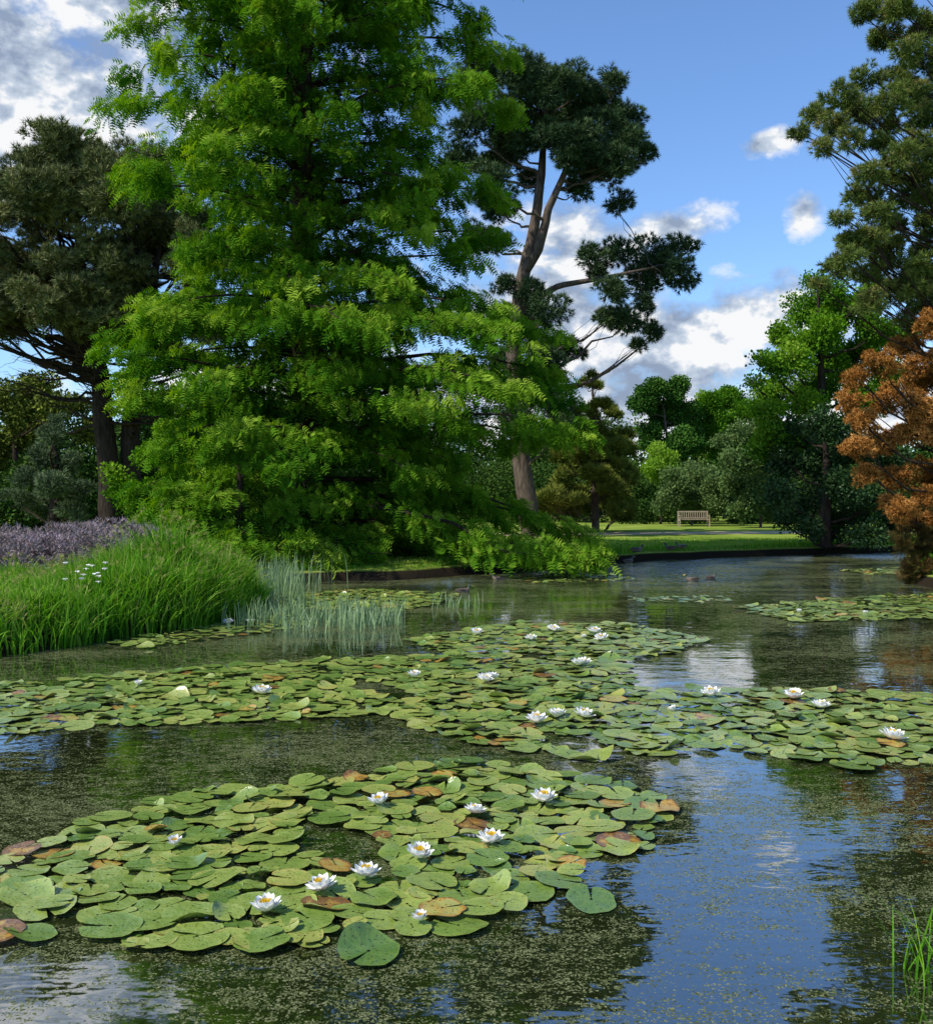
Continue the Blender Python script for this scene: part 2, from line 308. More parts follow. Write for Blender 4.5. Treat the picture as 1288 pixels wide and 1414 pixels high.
# ---------- grey pine left ----------
D=40.0
lob=[]
for _ in range(135):
    a=rng.uniform(0,2*np.pi); u=rng.uniform(-.68,1); rr=math.sqrt(max(0,1-u*u*.8))*rng.uniform(.3,1)
    c=P(115,370,D)+np.array([6.3*rr*math.cos(a),5*rr*math.sin(a),4.2*u])
    q=rng.uniform(.85,1.35); lob.append((c,np.array([q,q,q*.8])))
lob+= [L(a,b,c,D,rng.uniform(-2,2)) for a,b,c in [(10,250,40),(60,235,40),(120,225,40),(180,235,40),(215,260,30),(240,330,36),(270,400,34),(40,210,22),(135,205,22),(20,300,40),(60,420,40),(10,440,40),(280,460,24)]]
tr=[[*P(156,760,D),.46],[*P(148,640,D),.40],[*P(140,520,D),.36],[*P(120,400,D),.24],[*P(110,260,D),.06]]
tr2=[[*P(178,760,D+.5),.42],[*P(184,600,D+.5),.36],[*P(192,500,D),.30],[*P(215,400,D),.18],[*P(230,300,D),.05]]
par=crown('corsican_pine_tree',[tr,tr2],lob,TU,M_pineL,M_barkd,23,.28,.9,11,.42,tbias=.06)
wb=Buf()
for _ in range(46):
    b0=P(145+40*(rng.random()>.5),rng.uniform(490,600),D); a=rng.uniform(0,2*np.pi); R=rng.uniform(2.5,6)
    e=b0+np.array([R*math.cos(a),R*.7*math.sin(a),rng.uniform(.2,1.6)]); q=limb(wb,b0,e,.07,.012,.12,8,.06)
    for _ in range(7):
        j=rng.integers(2,8); limb(wb,q[j],q[j]+nrm(rng.normal(size=3)*np.array([1,1,.5])+np.array([math.cos(a),math.sin(a),.1]))*rng.uniform(.6,1.6),.015,.005,.15,4,0,0,4)
wb.out('bare_limbs',[M_barkd],par,True)
# ---------- near pine right ----------
D=24.0
ls=[(1185,22,24),(1225,12,30),(1265,40,30),(1215,55,28),(1285,90,30),(1240,110,28),(1195,108,22),(1160,135,24),(1122,160,22),(1104,186,16),(1150,172,22),(1200,155,26),(1135,208,16),(1270,165,28),(1240,215,26),(1198,240,22),(1178,272,20),(1160,300,16),(1250,275,26),(1210,300,24),(1285,310,28),(1225,340,28),(1178,338,22),(1262,368,30),(1195,378,26),(1150,372,20),(1290,405,26),(1235,402,26),(1130,395,14),(1290,230,26),(1320,130,40),(1330,250,40),(1340,30,40),(1330,350,40),(1200,420,24),(1270,440,30),(1180,330,20),(1215,200,20),(1310,-40,50),(1240,-40,40),(1400,-60,60),(1420,100,50),(1420,-150,60),(1175,195,20),(1225,250,22),(1260,130,24),(1275,345,26),(1240,20,22),(1255,70,26),(1180,155,22),(1265,200,26),(1265,245,26),(1235,310,26),(1215,365,26),(1170,355,20),(1250,400,28),(1280,380,28),(1205,275,20),(1225,140,24),(1280,270,26),(1275,130,26),(1225,180,22),(1200,330,24)]
lob=[L(a,b,c*1.2,D,rng.uniform(-1.8,1.8),.75) for a,b,c in ls]
tr=[[*P(1425,745,D),.5],[*P(1425,500,D),.42],[*P(1420,250,D),.35],[*P(1415,0,D),.25],[*P(1400,-200,D),.1]]
crown('scots_pine_tree',[tr],lob,TU,M_pineR,M_barkd,100,.155,.5,18,.34,lk=.004,rmin=.018,tbias=.04)
def quick(name,pl,d,tmpl,ml,mb,dens,sc,base,dz=2,up=.2,rt=.2,**k):
    lob=[L(a,b,c,d,rng.uniform(-dz,dz),.85) for a,b,c in pl]
    ztop=min(b for a,b,c in pl)
    tr=[[*P(base,HY+1.65*F/d,d),rt],[*P(base+3,(ztop+HY)/2,d),rt*.7],[*P(base-3,ztop+20,d),rt*.2]]
    return crown(name,[tr],lob,tmpl,ml,mb,dens,sc,up,**k)
quick('ash_tree',[(1150,405,28),(1110,430,32),(1180,430,34),(1080,460,24),(1130,470,38),(1180,490,40),(1090,500,34),(1060,500,20),(1140,530,40),(1070,540,30),(1110,560,34),(1190,550,36),(1120,390,16),(1160,375,12),(1210,460,34),(1055,570,24),(1230,520,34),(1075,600,30),(1050,620,22),(1120,610,36),(1170,600,36),(1040,530,12),(1240,460,34),(1200,410,26),(1140,440,30),(1105,480,30),(1150,500,34)],38,LE,M_br,M_barkd,30,.26,1130,up=.1,sub=10)
quick('holly_tree',[(1100,600,34),(1150,585,34),(1180,620,36),(1090,640,34),(1130,640,38),(1175,670,38),(1085,685,30),(1125,695,36),(1170,715,34),(1210,690,36),(1220,640,34),(1200,735,26),(1120,728,22),(1085,722,18),(1240,720,30),(1150,735,24)],35,LE,M_hol,M_barkd,32,.24,1140,dz=1.3)
quick('grey_willow_shrub',[(1030,600,28),(1050,640,28),(1015,635,26),(1060,590,22),(1040,670,30),(1070,670,24),(1012,668,20),(1065,700,22),(1000,610,16),(1040,700,24),(1020,705,16)],58,LE,M_sage,M_bark,20,.34,1050,limbs=False,rt=.08)
quick('bronze_cryptomeria_tree',[(1180,525,24),(1170,555,22),(1215,505,32),(1250,480,32),(1285,450,32),(1190,580,30),(1230,550,36),(1275,530,40),(1185,618,28),(1220,612,34),(1262,600,42),(1198,655,26),(1240,658,34),(1285,650,38),(1310,490,40),(1330,560,50),(1340,650,50),(1245,705,28),(1285,720,36),(1320,440,34),(1350,500,50),(1228,695,20),(1268,505,30),(1290,575,36),(1285,690,34),(1260,560,34)],23.5,TUF,M_or,M_barkd,190,.11,1330,dz=1.0,up=.5,rt=.18,sub=26,subr=.26,lk=.006,tbias=.12)
quick('bronze_tree_shaded_base',[(1262,745,26),(1285,760,30),(1268,785,24),(1310,780,32),(1248,755,18),(1282,808,22),(1320,730,40),(1340,790,34),(1258,795,14),(1300,820,20),(1275,720,30)],22.6,FEU,M_orshade,M_barkd,130,.17,1325,dz=.5,rt=.1,limbs=False)  # underside of the bronze cryptomeria down to the water, shade painted in leaf colour
# ---------- middle distance ----------
pl=[]
for _ in range(75):
    t=rng.random()**.6; pl.append((822+rng.normal()*4+rng.uniform(-1,1)*(5+68*t**.85),512+200*t,7+15*t*rng.uniform(.6,1.1)))
quick('olive_cypress_tree',pl,50,TUS,M_ol,M_bark,46,.34,822,up=1.7,dz=1.8,sub=8,lk=.01,tbias=.08)
quick('lime_tree',[(900,545,26),(930,540,26),(885,560,18),(915,575,32),(945,570,24),(900,600,26),(940,605,28),(925,625,28),(955,600,18)],85,LE,M_mid,M_bark,22,.42,918)
quick('oak_tree',[(975,560,24),(1005,550,26),(1030,570,24),(985,590,30),(1015,600,30),(970,610,22),(1040,600,22),(1000,630,30),(1060,560,20)],90,LE,M_br,M_bark,22,.42,1000,tbias=-.12)
quick('golden_robinia_shrub',[(905,625,14),(920,635,15),(900,645,14),(925,652,14),(912,658,16)],66,LE,M_lime,M_bark,26,.34,912,rt=.08)
quick('willow_shrub',[(935,665,22),(965,655,26),(990,668,20),(925,690,20),(955,690,26),(985,692,22),(1000,690,14),(912,700,12),(1020,700,12)],63,LE,M_sage,M_bark,26,.32,955,limbs=False,rt=.08)
quick('blue_pine_tree',[(70,600,20),(60,630,26),(90,640,24),(40,660,26),(75,670,30),(110,675,24),(25,690,24),(60,700,30),(100,705,24),(80,580,12)],33,TU,M_blue,M_barkd,60,.2,72,up=.6)
quick('maple_tree',[(240,600,30),(210,625,26),(270,620,34),(300,570,30),(255,650,34),(300,650,34),(225,680,30),(265,700,34),(320,690,34),(170,670,22),(185,700,20),(330,600,30),(155,655,14)],32,LE,M_br,M_barkd,38,.24,260)
quick('field_maple_tree',[(10,560,34),(40,545,30),(80,560,26),(0,610,34),(120,600,22),(40,600,30),(-20,640,40),(110,560,20),(60,530,20)],52,LE,M_ol,M_barkd,18,.38,20)
quick('young_swamp_cypress_tree',[(330,590,26),(300,620,28),(350,630,32),(270,650,28),(320,665,34),(370,670,30),(240,680,26),(285,695,32),(340,710,34),(390,715,28),(225,700,20),(260,730,28),(310,742,28),(360,752,26),(410,750,24)],24.6,FE,M_br,M_barkd,120,.19,330,dz=.8,up=-.4,rt=.1,sub=16,subr=.34,lk=.008)
def massb(name,mat,items,N,sc):
    lb=Buf()
    for c,R in items:
        u=nrm(rng.normal(size=(N,3))); u[:,1]=-np.abs(u[:,1])*.8+.1; ps=c+u*R*rng.uniform(.6,1.05,(N,1)); ps=ps[ps[:,2]>.3]; n=len(ps)
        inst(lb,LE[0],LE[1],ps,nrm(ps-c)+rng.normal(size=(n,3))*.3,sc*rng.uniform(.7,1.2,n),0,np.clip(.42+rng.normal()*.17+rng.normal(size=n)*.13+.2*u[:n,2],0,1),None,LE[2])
    lb.out(name,[mat]); print(name,lb.n)
it=[]
for i in range(150):
    x=rng.uniform(-75,85); d=rng.uniform(95,122); top=rng.uniform(5,10)+(3 if x<-5 else 0)
    if 20<x<48: top*=.72
    for k in range(3): it.append((np.array([x+rng.normal()*2,d+rng.normal()*2,top*(.2+.32*k)]),rng.uniform(2.4,3.8)))
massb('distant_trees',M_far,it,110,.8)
it=[]
for i in range(130):
    x=rng.uniform(-38,44); d=66+rng.uniform(0,12)
    if x<-2: d=rng.uniform(42,58)
    R=rng.uniform(.9,1.7)
    for k in range(2): it.append((np.array([x+rng.normal()*.8,d,.6+R*.5+k*R]),R))
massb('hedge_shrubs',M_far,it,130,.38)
print('T trees',time.time()-T0)
# ---------- grasses ----------
def blades(buf,pos,h,w,lean,tint0,m=0,tipt=.25):
    n=len(pos); a=rng.uniform(0,2*np.pi,n); ld=np.stack([np.cos(a),np.sin(a),np.zeros(n)],1)
    sa=rng.uniform(0,2*np.pi,n); sd=np.stack([np.cos(sa),np.sin(sa),np.zeros(n)],1)
    V=np.zeros((n,7,3)); T=np.zeros((n,7))
    for k,(t,wf) in enumerate([(0,1),(.38,1),(.75,.7),(1,0)]):
        c=pos+np.array([0,0,1])*(h*(t-.35*lean*t**3))[:,None]+ld*(h*lean*t**2.2)[:,None]
        if k<3:
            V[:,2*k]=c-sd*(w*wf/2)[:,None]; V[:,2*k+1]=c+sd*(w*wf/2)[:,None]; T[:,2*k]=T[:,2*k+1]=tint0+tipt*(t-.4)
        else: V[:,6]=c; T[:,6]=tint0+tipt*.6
    o=(np.arange(n)*7)[:,None]
    T=T.ravel(); V=V.reshape(-1,3); n0=buf.n
    Q=np.concatenate([o+np.array([[0,1,3,2]]),o+np.array([[2,3,5,4]])]); Tr=o+np.array([[4,5,6]])
    buf.add(V,Q,m,T); buf.G.setdefault((3,m),[]).append(Tr+n0)
def scat(n,x0,x1,y0,y1): return np.stack([rng.uniform(x0,x1,n),rng.uniform(y0,y1,n)],1)
def gmass(p): # stand height of the bank grasses
    x,y=p[:,0],p[:,1]
    return .48+.84*np.exp(-((x+4.9)/1.1)**2-((y-16.2)/1.9)**2)+.15*np.exp(-((x+5.8)/.7)**2-((y-13)/.8)**2)+.10*np.sin(x*2.3+1)*np.sin(y*1.9+x)
lb=Buf()
tc=scat(420,-11,-2.8,11,20); ti_=rng.integers(0,420,52000); pt=tc[ti_]+rng.normal(size=(52000,2))*.12; p=np.concatenate([scat(34000,-11,-2.8,11,20),pt]); tt_=np.concatenate([np.zeros(34000),(rng.normal(size=420)*.18)[ti_]]); hs_=np.concatenate([np.ones(34000)*.85,(rng.uniform(.75,1.15,420))[ti_]]); sd=sdist(p)
ok=(sd>-.15)&(sd<4.6)&(rng.random(len(p))<np.clip(1.15-sd/6,0,1)); p=p[ok]; tt_=tt_[ok]; hs_=hs_[ok]
h=gmass(p)*rng.uniform(.6,1.12,len(p))*hs_; z=gh(p)
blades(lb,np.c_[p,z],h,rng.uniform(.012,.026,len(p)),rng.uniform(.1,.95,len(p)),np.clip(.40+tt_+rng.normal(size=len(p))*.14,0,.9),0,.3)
q=p[rng.integers(0,len(p),700)]+rng.normal(size=(700,2))*.05; zz=gh(q); hh=gmass(q)*rng.uniform(.95,1.2,700)
blades(lb,np.c_[q,zz],hh,np.full(700,.008),rng.uniform(.0,.1,700),np.full(700,.85),0,.1)
inst(lb,TUS[0],TUS[1],np.c_[q,zz+hh*.93],np.tile([0,0,1.],(700,1))+rng.normal(size=(700,3))*.2,.07,0,np.full(700,.95),None,TUS[2])
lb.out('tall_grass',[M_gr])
lb=Buf(); p=scat(1500,-3.7,-.9,14.3,17.6); c=(p[:,0]+2.25)/1.3; c2=(p[:,1]-15.7)/1.2
ok=(c*c+c2*c2+.8*np.sin(p[:,0]*7)*np.sin(p[:,1]*5)<1); p=p[ok]
blades(lb,np.c_[p,np.full(len(p),-.1)],rng.uniform(.25,.58,len(p)),rng.uniform(.010,.022,len(p)),rng.uniform(.0,.4,len(p)),np.clip(.55+rng.normal(size=len(p))*.2,0,1))
p=scat(1500,-4.6,-1.8,18,23); sd=sdist(p); p=p[(sd<.2)&(sd>-.9)]
blades(lb,np.c_[p,np.full(len(p),-.1)],rng.uniform(.4,.95,len(p)),rng.uniform(.012,.02,len(p)),rng.uniform(.0,.3,len(p)),np.clip(.5+rng.normal(size=len(p))*.2,0,1))
p=scat(60,-.6,.3,17.5,19); blades(lb,np.c_[p,np.full(60,-.05)],rng.uniform(.2,.35,60),np.full(60,.01),rng.uniform(0,.4,60),np.full(60,.7))
lb.out('reeds',[M_reed])
lb=Buf()
p=scat(120000,-7,20,21,42); sd=sdist(p); ok=(sd>0.22)&(sd<1.1)&(p[:,1]>21.5); q=p[ok]
pa=np.sin(q[:,0]*.9)*np.sin(q[:,0]*.37+2)
blades(lb,np.c_[q,gh(q)],rng.uniform(.06,.24,len(q))*(1+.8*pa),rng.uniform(.012,.022,len(q)),rng.uniform(.1,.7,len(q)),np.clip(.40+.14*pa+rng.normal(size=len(q))*.17,0,1))
ok=(sd>1.0)&(rng.random(len(p))<.7); q=p[ok]
blades(lb,np.c_[q,gh(q)],rng.uniform(.03,.07,len(q)),rng.uniform(.015,.03,len(q)),rng.uniform(.2,.8,len(q)),np.clip(.68+rng.normal(size=len(q))*.17,0,1))
lb.out('lawn_grass',[M_gr])
lb=Buf(); q=np.array([1.80,4.0])+rng.normal(size=(24,2))*np.array([.05,.12])
blades(lb,np.c_[q,np.full(24,-.1)],rng.uniform(.25,.58,24),rng.uniform(.005,.009,24),rng.uniform(.1,.6,24),rng.uniform(.3,.6,24)); lb.out('sedge_tuft',[M_gr])
lb=Buf()
for _ in range(130):
    x=rng.uniform(-14,-6.9); y=rng.uniform(18.6,25); c=np.array([x,y,.50+.42*rng.random()]); R=rng.uniform(.35,.75); N=260
    u=nrm(rng.normal(size=(N,3))); ps=c+u*np.array([R,R,R*.75])*rng.uniform(.75,1.05,(N,1)); ps=ps[ps[:,2]>.25]
    inst(lb,TUS[0],TUS[1],ps,nrm(ps-c)+np.array([0,0,.9]),.13,0,np.clip(.62+rng.normal()*.28+rng.normal(size=len(ps))*.15,0,1),None,TUS[2])
lb.out('heather_bed',[M_hea])
# ---------- water lilies ----------
def poly(pts): return np.array([W(a,b)[:2] for a,b in pts])
patches=[
 (poly([(-30,1215),(60,1165),(130,1130),(270,1098),(420,1085),(600,1058),(680,1055),(760,1070),(905,1100),(918,1125),(890,1175),(805,1185),(790,1215),(700,1260),(600,1300),(470,1290),(400,1318),(180,1315),(130,1285),(10,1240)]),.108,.60),
 (poly([(-120,955),(0,948),(150,935),(400,915),(560,908),(650,905),(600,965),(560,985),(440,993),(300,1002),(130,1005),(0,1018),(-120,1020)]),.112,.60),
 (poly([(565,885),(700,862),(860,863),(985,885),(930,902),(860,915),(870,945),(900,958),(1050,955),(1300,960),(1420,975),(1420,1060),(1288,1058),(1160,1062),(1000,1035),(900,1045),(800,1052),(700,1035),(620,1022),(545,992),(600,950),(640,915)]),.112,.60),
 (poly([(1000,842),(1150,828),(1300,822),(1400,826),(1400,858),(1288,856),(1100,860)]),.12,.65),
 (poly([(380,822),(520,815),(635,822),(600,836),(540,846),(400,842)]),.11,.65),
 (poly([(150,890),(260,868),(390,850),(440,862),(330,880),(200,896)]),.10,.9),
 (poly([(690,795),(860,794),(870,802),(740,806)]),.11,1.0),
 (poly([(1160,788),(1288,783),(1288,795),(1200,794)]),.13,.8),
 (poly([(860,826),(1000,824),(1010,832),(880,832)]),.09,1.0)]
PX=[];PR=[]
for pl,r0,sp in patches:
    lo=pl.min(0);hi=pl.max(0); M=int(22*(hi-lo).prod()/(r0*r0*4))
    Qs=rng.uniform(lo,hi,(M,2)); Qs=Qs[inside(Qs,pl)]
    Qs=Qs[(np.sin(Qs[:,0]*1.7+3)*np.sin(Qs[:,1]*1.3+1)+.5*np.sin(Qs[:,0]*4.1+Qs[:,1]*3))<1.12]
    A=np.zeros((len(Qs),2)); R_=np.zeros(len(Qs)); k=0
    for q in Qs:
        r=r0*(rng.uniform(.5,.8) if rng.random()<.25 else rng.uniform(.8,1.3))
        if k and (((A[:k]-q)**2).sum(1)<(sp*(R_[:k]+r))**2).any(): continue
        A[k]=q;R_[k]=r;k+=1
    PX+=list(A[:k]);PR+=list(R_[:k])
for a,b,r in [(508,1325,.14),(817,1251,.13),(38,1300,.11),(625,1059,.14),(360,1311,.12),(1178,1064,.15),(855,1170,.13),(430,1306,.08),(270,1306,.14),(826,1050,.13),(60,1262,.14),(-10,1300,.12)]:
    PX.append(W(a,b)[:2]);PR.append(r)
PX=np.array(PX);PR=np.array(PR);n=len(PX); print('pads',n)
rr=np.array([.06,.4,.75,.94,1.0]); S=24; an=np.linspace(math.radians(7),math.radians(353),S)
rot=rng.uniform(0,2*np.pi,n); ph=rng.uniform(0,6.28,n); am=rng.uniform(.0,.05,n)*np.where(rng.random(n)<.25,2.4,1); kk=rng.integers(2,5,n)
Rg,Ag=np.meshgrid(rr,an,indexing='ij'); Rf=Rg.ravel();Af=Ag.ravel()
edge=1+.03*np.sin(5*Af[None]+ph[:,None])+.02*np.sin(9*Af[None]+2*ph[:,None])
notch=1-.12*np.exp(-((np.minimum(Af,2*np.pi-Af)-.16)/.12)**2)
asp=rng.uniform(.86,1.0,n)[:,None]
xa=PR[:,None]*Rf*edge*notch*np.cos(Af)[None]; ya=PR[:,None]*Rf*edge*notch*np.sin(Af)[None]*asp
xl=xa*np.cos(rot)[:,None]-ya*np.sin(rot)[:,None]; yl=xa*np.sin(rot)[:,None]+ya*np.cos(rot)[:,None]
tx=rng.normal(size=n)*.06; ty=rng.normal(size=n)*.06
curl=np.where(rng.random(n)<.16,rng.uniform(.15,.55,n),0)
zl=(.008+.028*rng.random(n))[:,None]+xl*tx[:,None]+yl*ty[:,None]+PR[:,None]*am[:,None]*np.sin(kk[:,None]*Af+ph[:,None])*Rf**3+PR[:,None]*curl[:,None]*np.maximum(0,np.cos(Af+ph[:,None]))**3*Rf**3+.02*PR[:,None]*Rf**6
zl=np.maximum(zl,.003+.005*rng.random((n,1)))
V=np.stack([PX[:,0:1]+xl,PX[:,1:2]+yl,zl],-1); k=len(Rf)
i,j=np.meshgrid(np.arange(4),np.arange(S-1),indexing='ij'); q=np.stack([i*S+j,(i+1)*S+j,(i+1)*S+j+1,i*S+j+1],-1).reshape(-1,4)
Q=(q[None]+(np.arange(n)*k)[:,None,None]).reshape(-1,4)
ti=rng.beta(2.2,1.5,n); old=rng.random(n)<.045; tp=np.where(old,rng.uniform(.76,1,n),ti*.68)
pv=np.stack([np.broadcast_to(Rf,(n,k)),np.broadcast_to(Af,(n,k)),np.broadcast_to(tp[:,None],(n,k))],-1).reshape(-1,3)
Ml,nt,out=newmat('lily_pad'); a=attr(nt,'pv'); sx=nt.nodes.new('ShaderNodeSeparateXYZ'); nt.links.new(a.outputs['Vector'],sx.inputs[0]); g=geo(nt)
n1=noise(nt,16,4,g.outputs['Position'],.65); n2=noise(nt,70,2,g.outputs['Position'])
e=mth(nt,'POWER',sx.outputs[0],8.0)
f=mth(nt,'ADD',sx.outputs[2],mth(nt,'ADD',mth(nt,'MULTIPLY',mth(nt,'SUBTRACT',n1.outputs[0],.5),.55),mth(nt,'MULTIPLY',e,.16)))
r=ramp(nt,[(.0,(.075,.15,.025)),(.3,(.15,.23,.038)),(.58,(.26,.32,.065)),(.78,(.37,.35,.085)),(.89,(.42,.24,.04)),(1,(.17,.08,.025))],f)
ve=mth(nt,'POWER',mth(nt,'ABSOLUTE',mth(nt,'COSINE',mth(nt,'MULTIPLY',sx.outputs[1],6.5))),60)
ve=mth(nt,'MULTIPLY',ve,.18)
mc=nt.nodes.new('ShaderNodeMix'); mc.data_type='RGBA'; nt.links.new(ve,mc.inputs[0]); nt.links.new(r.outputs[0],mc.inputs[6]); mc.inputs[7].default_value=(.30,.34,.12,1)
spk=ramp(nt,[(.32,(.25,.2,.1)),(.40,(1,1,1))],n2.outputs[0]); mu=nt.nodes.new('ShaderNodeMix'); mu.data_type='RGBA'; mu.blend_type='MULTIPLY'; mu.inputs[0].default_value=.85
nt.links.new(mc.outputs[2],mu.inputs[6]); nt.links.new(spk.outputs[0],mu.inputs[7])
p=nt.nodes.new('ShaderNodeBsdfPrincipled'); nt.links.new(mu.outputs[2],p.inputs['Base Color']); p.inputs['Roughness'].default_value=.23; p.inputs['Specular IOR Level'].default_value=.85
b=nt.nodes.new('ShaderNodeBump'); b.inputs['Distance'].default_value=.010; b.inputs['Strength'].default_value=.85; nt.links.new(n1.outputs[0],b.inputs['Height']); nt.links.new(b.outputs[0],p.inputs['Normal']); nt.links.new(p.outputs[0],out.inputs[0])
build('water_lily_pads',V,[(Q,0)],[Ml],{'pv':pv},smooth=True)
M_fl=tintmat('lily_petals',[(0,(.55,.62,.35)),(.3,(.82,.80,.72)),(.7,(.88,.87,.84)),(.78,(.80,.50,.02)),(1,(.85,.60,.04))],.45,.3)
def flower_mesh(name,open_):
    bf=Buf()
    for ring,(np_,el,L_) in enumerate([(8,12,.075),(8,32,.07),(7,52,.058),(6,66,.042)]):
        el=el*open_+ (1-open_)*60
        for i in range(np_):
            a=2*math.pi*(i+.5*ring)/np_+rng.normal()*.08; e=math.radians(min(85,el+rng.normal()*5)); w=.017
            o=np.array([math.cos(a),math.sin(a),0]); sd=np.array([-math.sin(a),math.cos(a),0]); u=np.array([0,0,1.])
            pts=[];t5=[0,.3,.6,.85,1.]
            for t,wf in zip(t5,[.35,.9,1,.6,.05]):
                c=o*(.012+L_*t*math.cos(e+.25*t))+u*(.018+L_*t*math.sin(e+.25*t))
                up=-o*math.sin(e)+u*math.cos(e)
                pts+= [c-sd*w*wf+up*.006*wf,c-up*.003*wf,c+sd*w*wf+up*.006*wf]
            Q=[]
            for k2 in range(4):
                b0=k2*3; Q+=[(b0,b0+1,b0+4,b0+3),(b0+1,b0+2,b0+5,b0+4)]
            bf.add(pts,Q,0,np.repeat([.1,.4,.5,.6,.65],3) )
    N=44; a=rng.uniform(0,6.28,N); r=.022*np.sqrt(rng.random(N)); pp=np.stack([r*np.cos(a),r*np.sin(a),np.full(N,.028)],1)
    for c,aa in zip(pp,a):
        tube(bf,[c,c+np.array([c[0]*.3,c[1]*.3,.036])],[.0035,.0025],4,0,.95)
    o=bf.out(name,[M_fl],None,True); me=o.data; bpy.data.objects.remove(o); return me
fm=[flower_mesh('water_lily_open',1.0),flower_mesh('water_lily_half',.75),flower_mesh('water_lily_cup',.5)]
fl=[(523,1115,1),(655,1127,0),(751,1110,0),(677,1168,0),(578,1189,1),(504,1215,0),(445,1234,0),(367,1264,1),(360,960,0),(571,937,1),(668,943,0),(678,940,1),(741,1000,0),(769,993,1),(805,993,0),(982,963,0),(1097,967,1),(1134,980,0),(1233,1024,0),(657,878,1),(733,885,0),(763,870,0),(800,921,1),(807,919,0),(821,875,0),(831,885,0),(806,882,2),(240,1170,2),(1103,846,2),(190,948,2),(930,985,2),(580,1275,2),(765,872,0),(1195,848,2),(345,862,1),(315,862,0)]
for a,b_,t in fl:
    q=W(a,b_,.03); o=bpy.data.objects.new('water_lily_flower',fm[t]); o.location=(q[0],q[1],.026); sc=rng.uniform(.95,1.2)*(1.15 if b_<1060 else .95)
    if t==2: sc*=.6
    o.scale=(sc,sc,sc); o.rotation_euler=(rng.normal()*.12+.12,rng.normal()*.12,rng.uniform(0,6)); link(o)
bf=Buf()
for i in range(16):
    q=P(rng.uniform(85,150),rng.uniform(778,808),12.9+rng.normal()*.2)
    tube(bf,[np.array([q[0],q[1],.2]),q],[.004,.003],4,1)
    for j in range(5):
        a=j*1.256+rng.random(); o=np.array([math.cos(a),math.sin(a),0]); s2=np.array([-o[1],o[0],0])
        bf.add([q,q+o*.02+s2*.015+[0,0,.03],q+o*.045+[0,0,.02],q+o*.02-s2*.015+[0,0,.03]],[(0,1,2,3)],0,.3)
bf.out('white_iris',[M_fl,M_gr])
# ---------- ducks ----------
M_du=tintmat('duck_feathers',[(0,(.03,.02,.015)),(.4,(.10,.07,.045)),(.6,(.16,.12,.08)),(.8,(.02,.05,.03)),(1,(.5,.35,.05))],.6)
def duck():
    bf=Buf(); pts=[(-.30,0,.13),(-.25,0,.12),(-.16,0,.10),(-.04,0,.09),(.08,0,.095),(.15,0,.13),(.175,0,.19),(.185,0,.235),(.20,0,.265),(.235,0,.27),(.262,0,.262),(.29,0,.255),(.325,0,.25)]
    rad=[.008,.035,.075,.10,.095,.065,.038,.036,.044,.040,.022,.014,.006]; t=[.3,.4,.5,.45,.5,.4,.75,.8,.8,.8,.98,1,1]
    tube(bf,pts,rad,10,0,t,(0,1,0))
    for s_ in (-1,1):
        tube(bf,[(.07,s_*.07,.12),(-.05,s_*.085,.135),(-.18,s_*.05,.145),(-.27,s_*.015,.15)],[.02,.045,.03,.004],7,0,.15,(0,1,0))
        tube(bf,[(.0,s_*.03,.03),(.0,s_*.03,-.06)],[.008,.006],5,0,.98,(0,1,0)); 
        bf.add([(0,s_*.03,-.055),(.05,s_*.03-.02,-.06),(.05,s_*.03+.02,-.06)],[(0,1,2)],0,.98)
    o=bf.out('duck',[M_du],None,True); me=o.data; bpy.data.objects.remove(o); return me
dm=duck()
for px,py,z,rz in [(822,764,.26,2.8),(880,762,.29,.2),(940,758,.30,3.3),(640,818,-.045,.3),(955,802,-.045,3.0),(982,800,-.045,.5),(687,801,-.045,2.9),(868,765,.27,.6),(925,759,.30,2.5)]:
    q=W(px,py,max(z,0)); zz=float(gh(q[None,:2])[0]) if z>0 else 0
    s_=.8 if z>0 else .62
    o=bpy.data.objects.new('duck',dm); o.scale=(s_,)*3; o.location=(q[0],q[1],(zz+.048) if zz>0 else -.03); o.rotation_euler=(0,0,rz); link(o)
# ---------- bench ----------
M_wood=barkmat('weathered_wood',(.26,.20,.13),(.46,.38,.27),14)
bench=empty('park_bench'); bench.location=(13.45,60,.28)
def box(name,c,s,parent,m,rx=0):
    c=np.array(c);s=np.array(s)/2; v=np.array([[x,y,z] for x in(-1,1) for y in(-1,1) for z in(-1,1)])*s
    if rx: R=np.array([[1,0,0],[0,math.cos(rx),-math.sin(rx)],[0,math.sin(rx),math.cos(rx)]]); v=v@R.T
    o=build(name,v+c,[([(0,1,3,2),(4,6,7,5),(0,4,5,1),(2,3,7,6),(0,2,6,4),(1,5,7,3)],0)],[m],None,parent)
    bv=o.modifiers.new('b','BEVEL'); bv.width=.006; return o
for k in range(4): box('seat_slat_%d'%(k+1),(0,-.22+.12*k,.44),(1.8,.09,.03),bench,M_wood)
box('back_top_rail',(0,.30,.90),(1.8,.05,.09),bench,M_wood); box('back_bottom_rail',(0,.25,.52),(1.7,.04,.06),bench,M_wood)
for k in range(13): box('back_slat_%d'%(k+1),(-.78+.13*k,.275,.70),(.05,.02,.32),bench,M_wood,-.12)
for sx_ in(-.87,.87):
    box('front_leg',(sx_,-.26,.32),(.065,.065,.64),bench,M_wood); box('back_leg',(sx_,.27,.45),(.065,.065,.9),bench,M_wood,-.05)
    box('arm_rest',(sx_,-.02,.66),(.08,.62,.035),bench,M_wood); box('seat_rail',(sx_,0,.39),(.05,.5,.06),bench,M_wood)
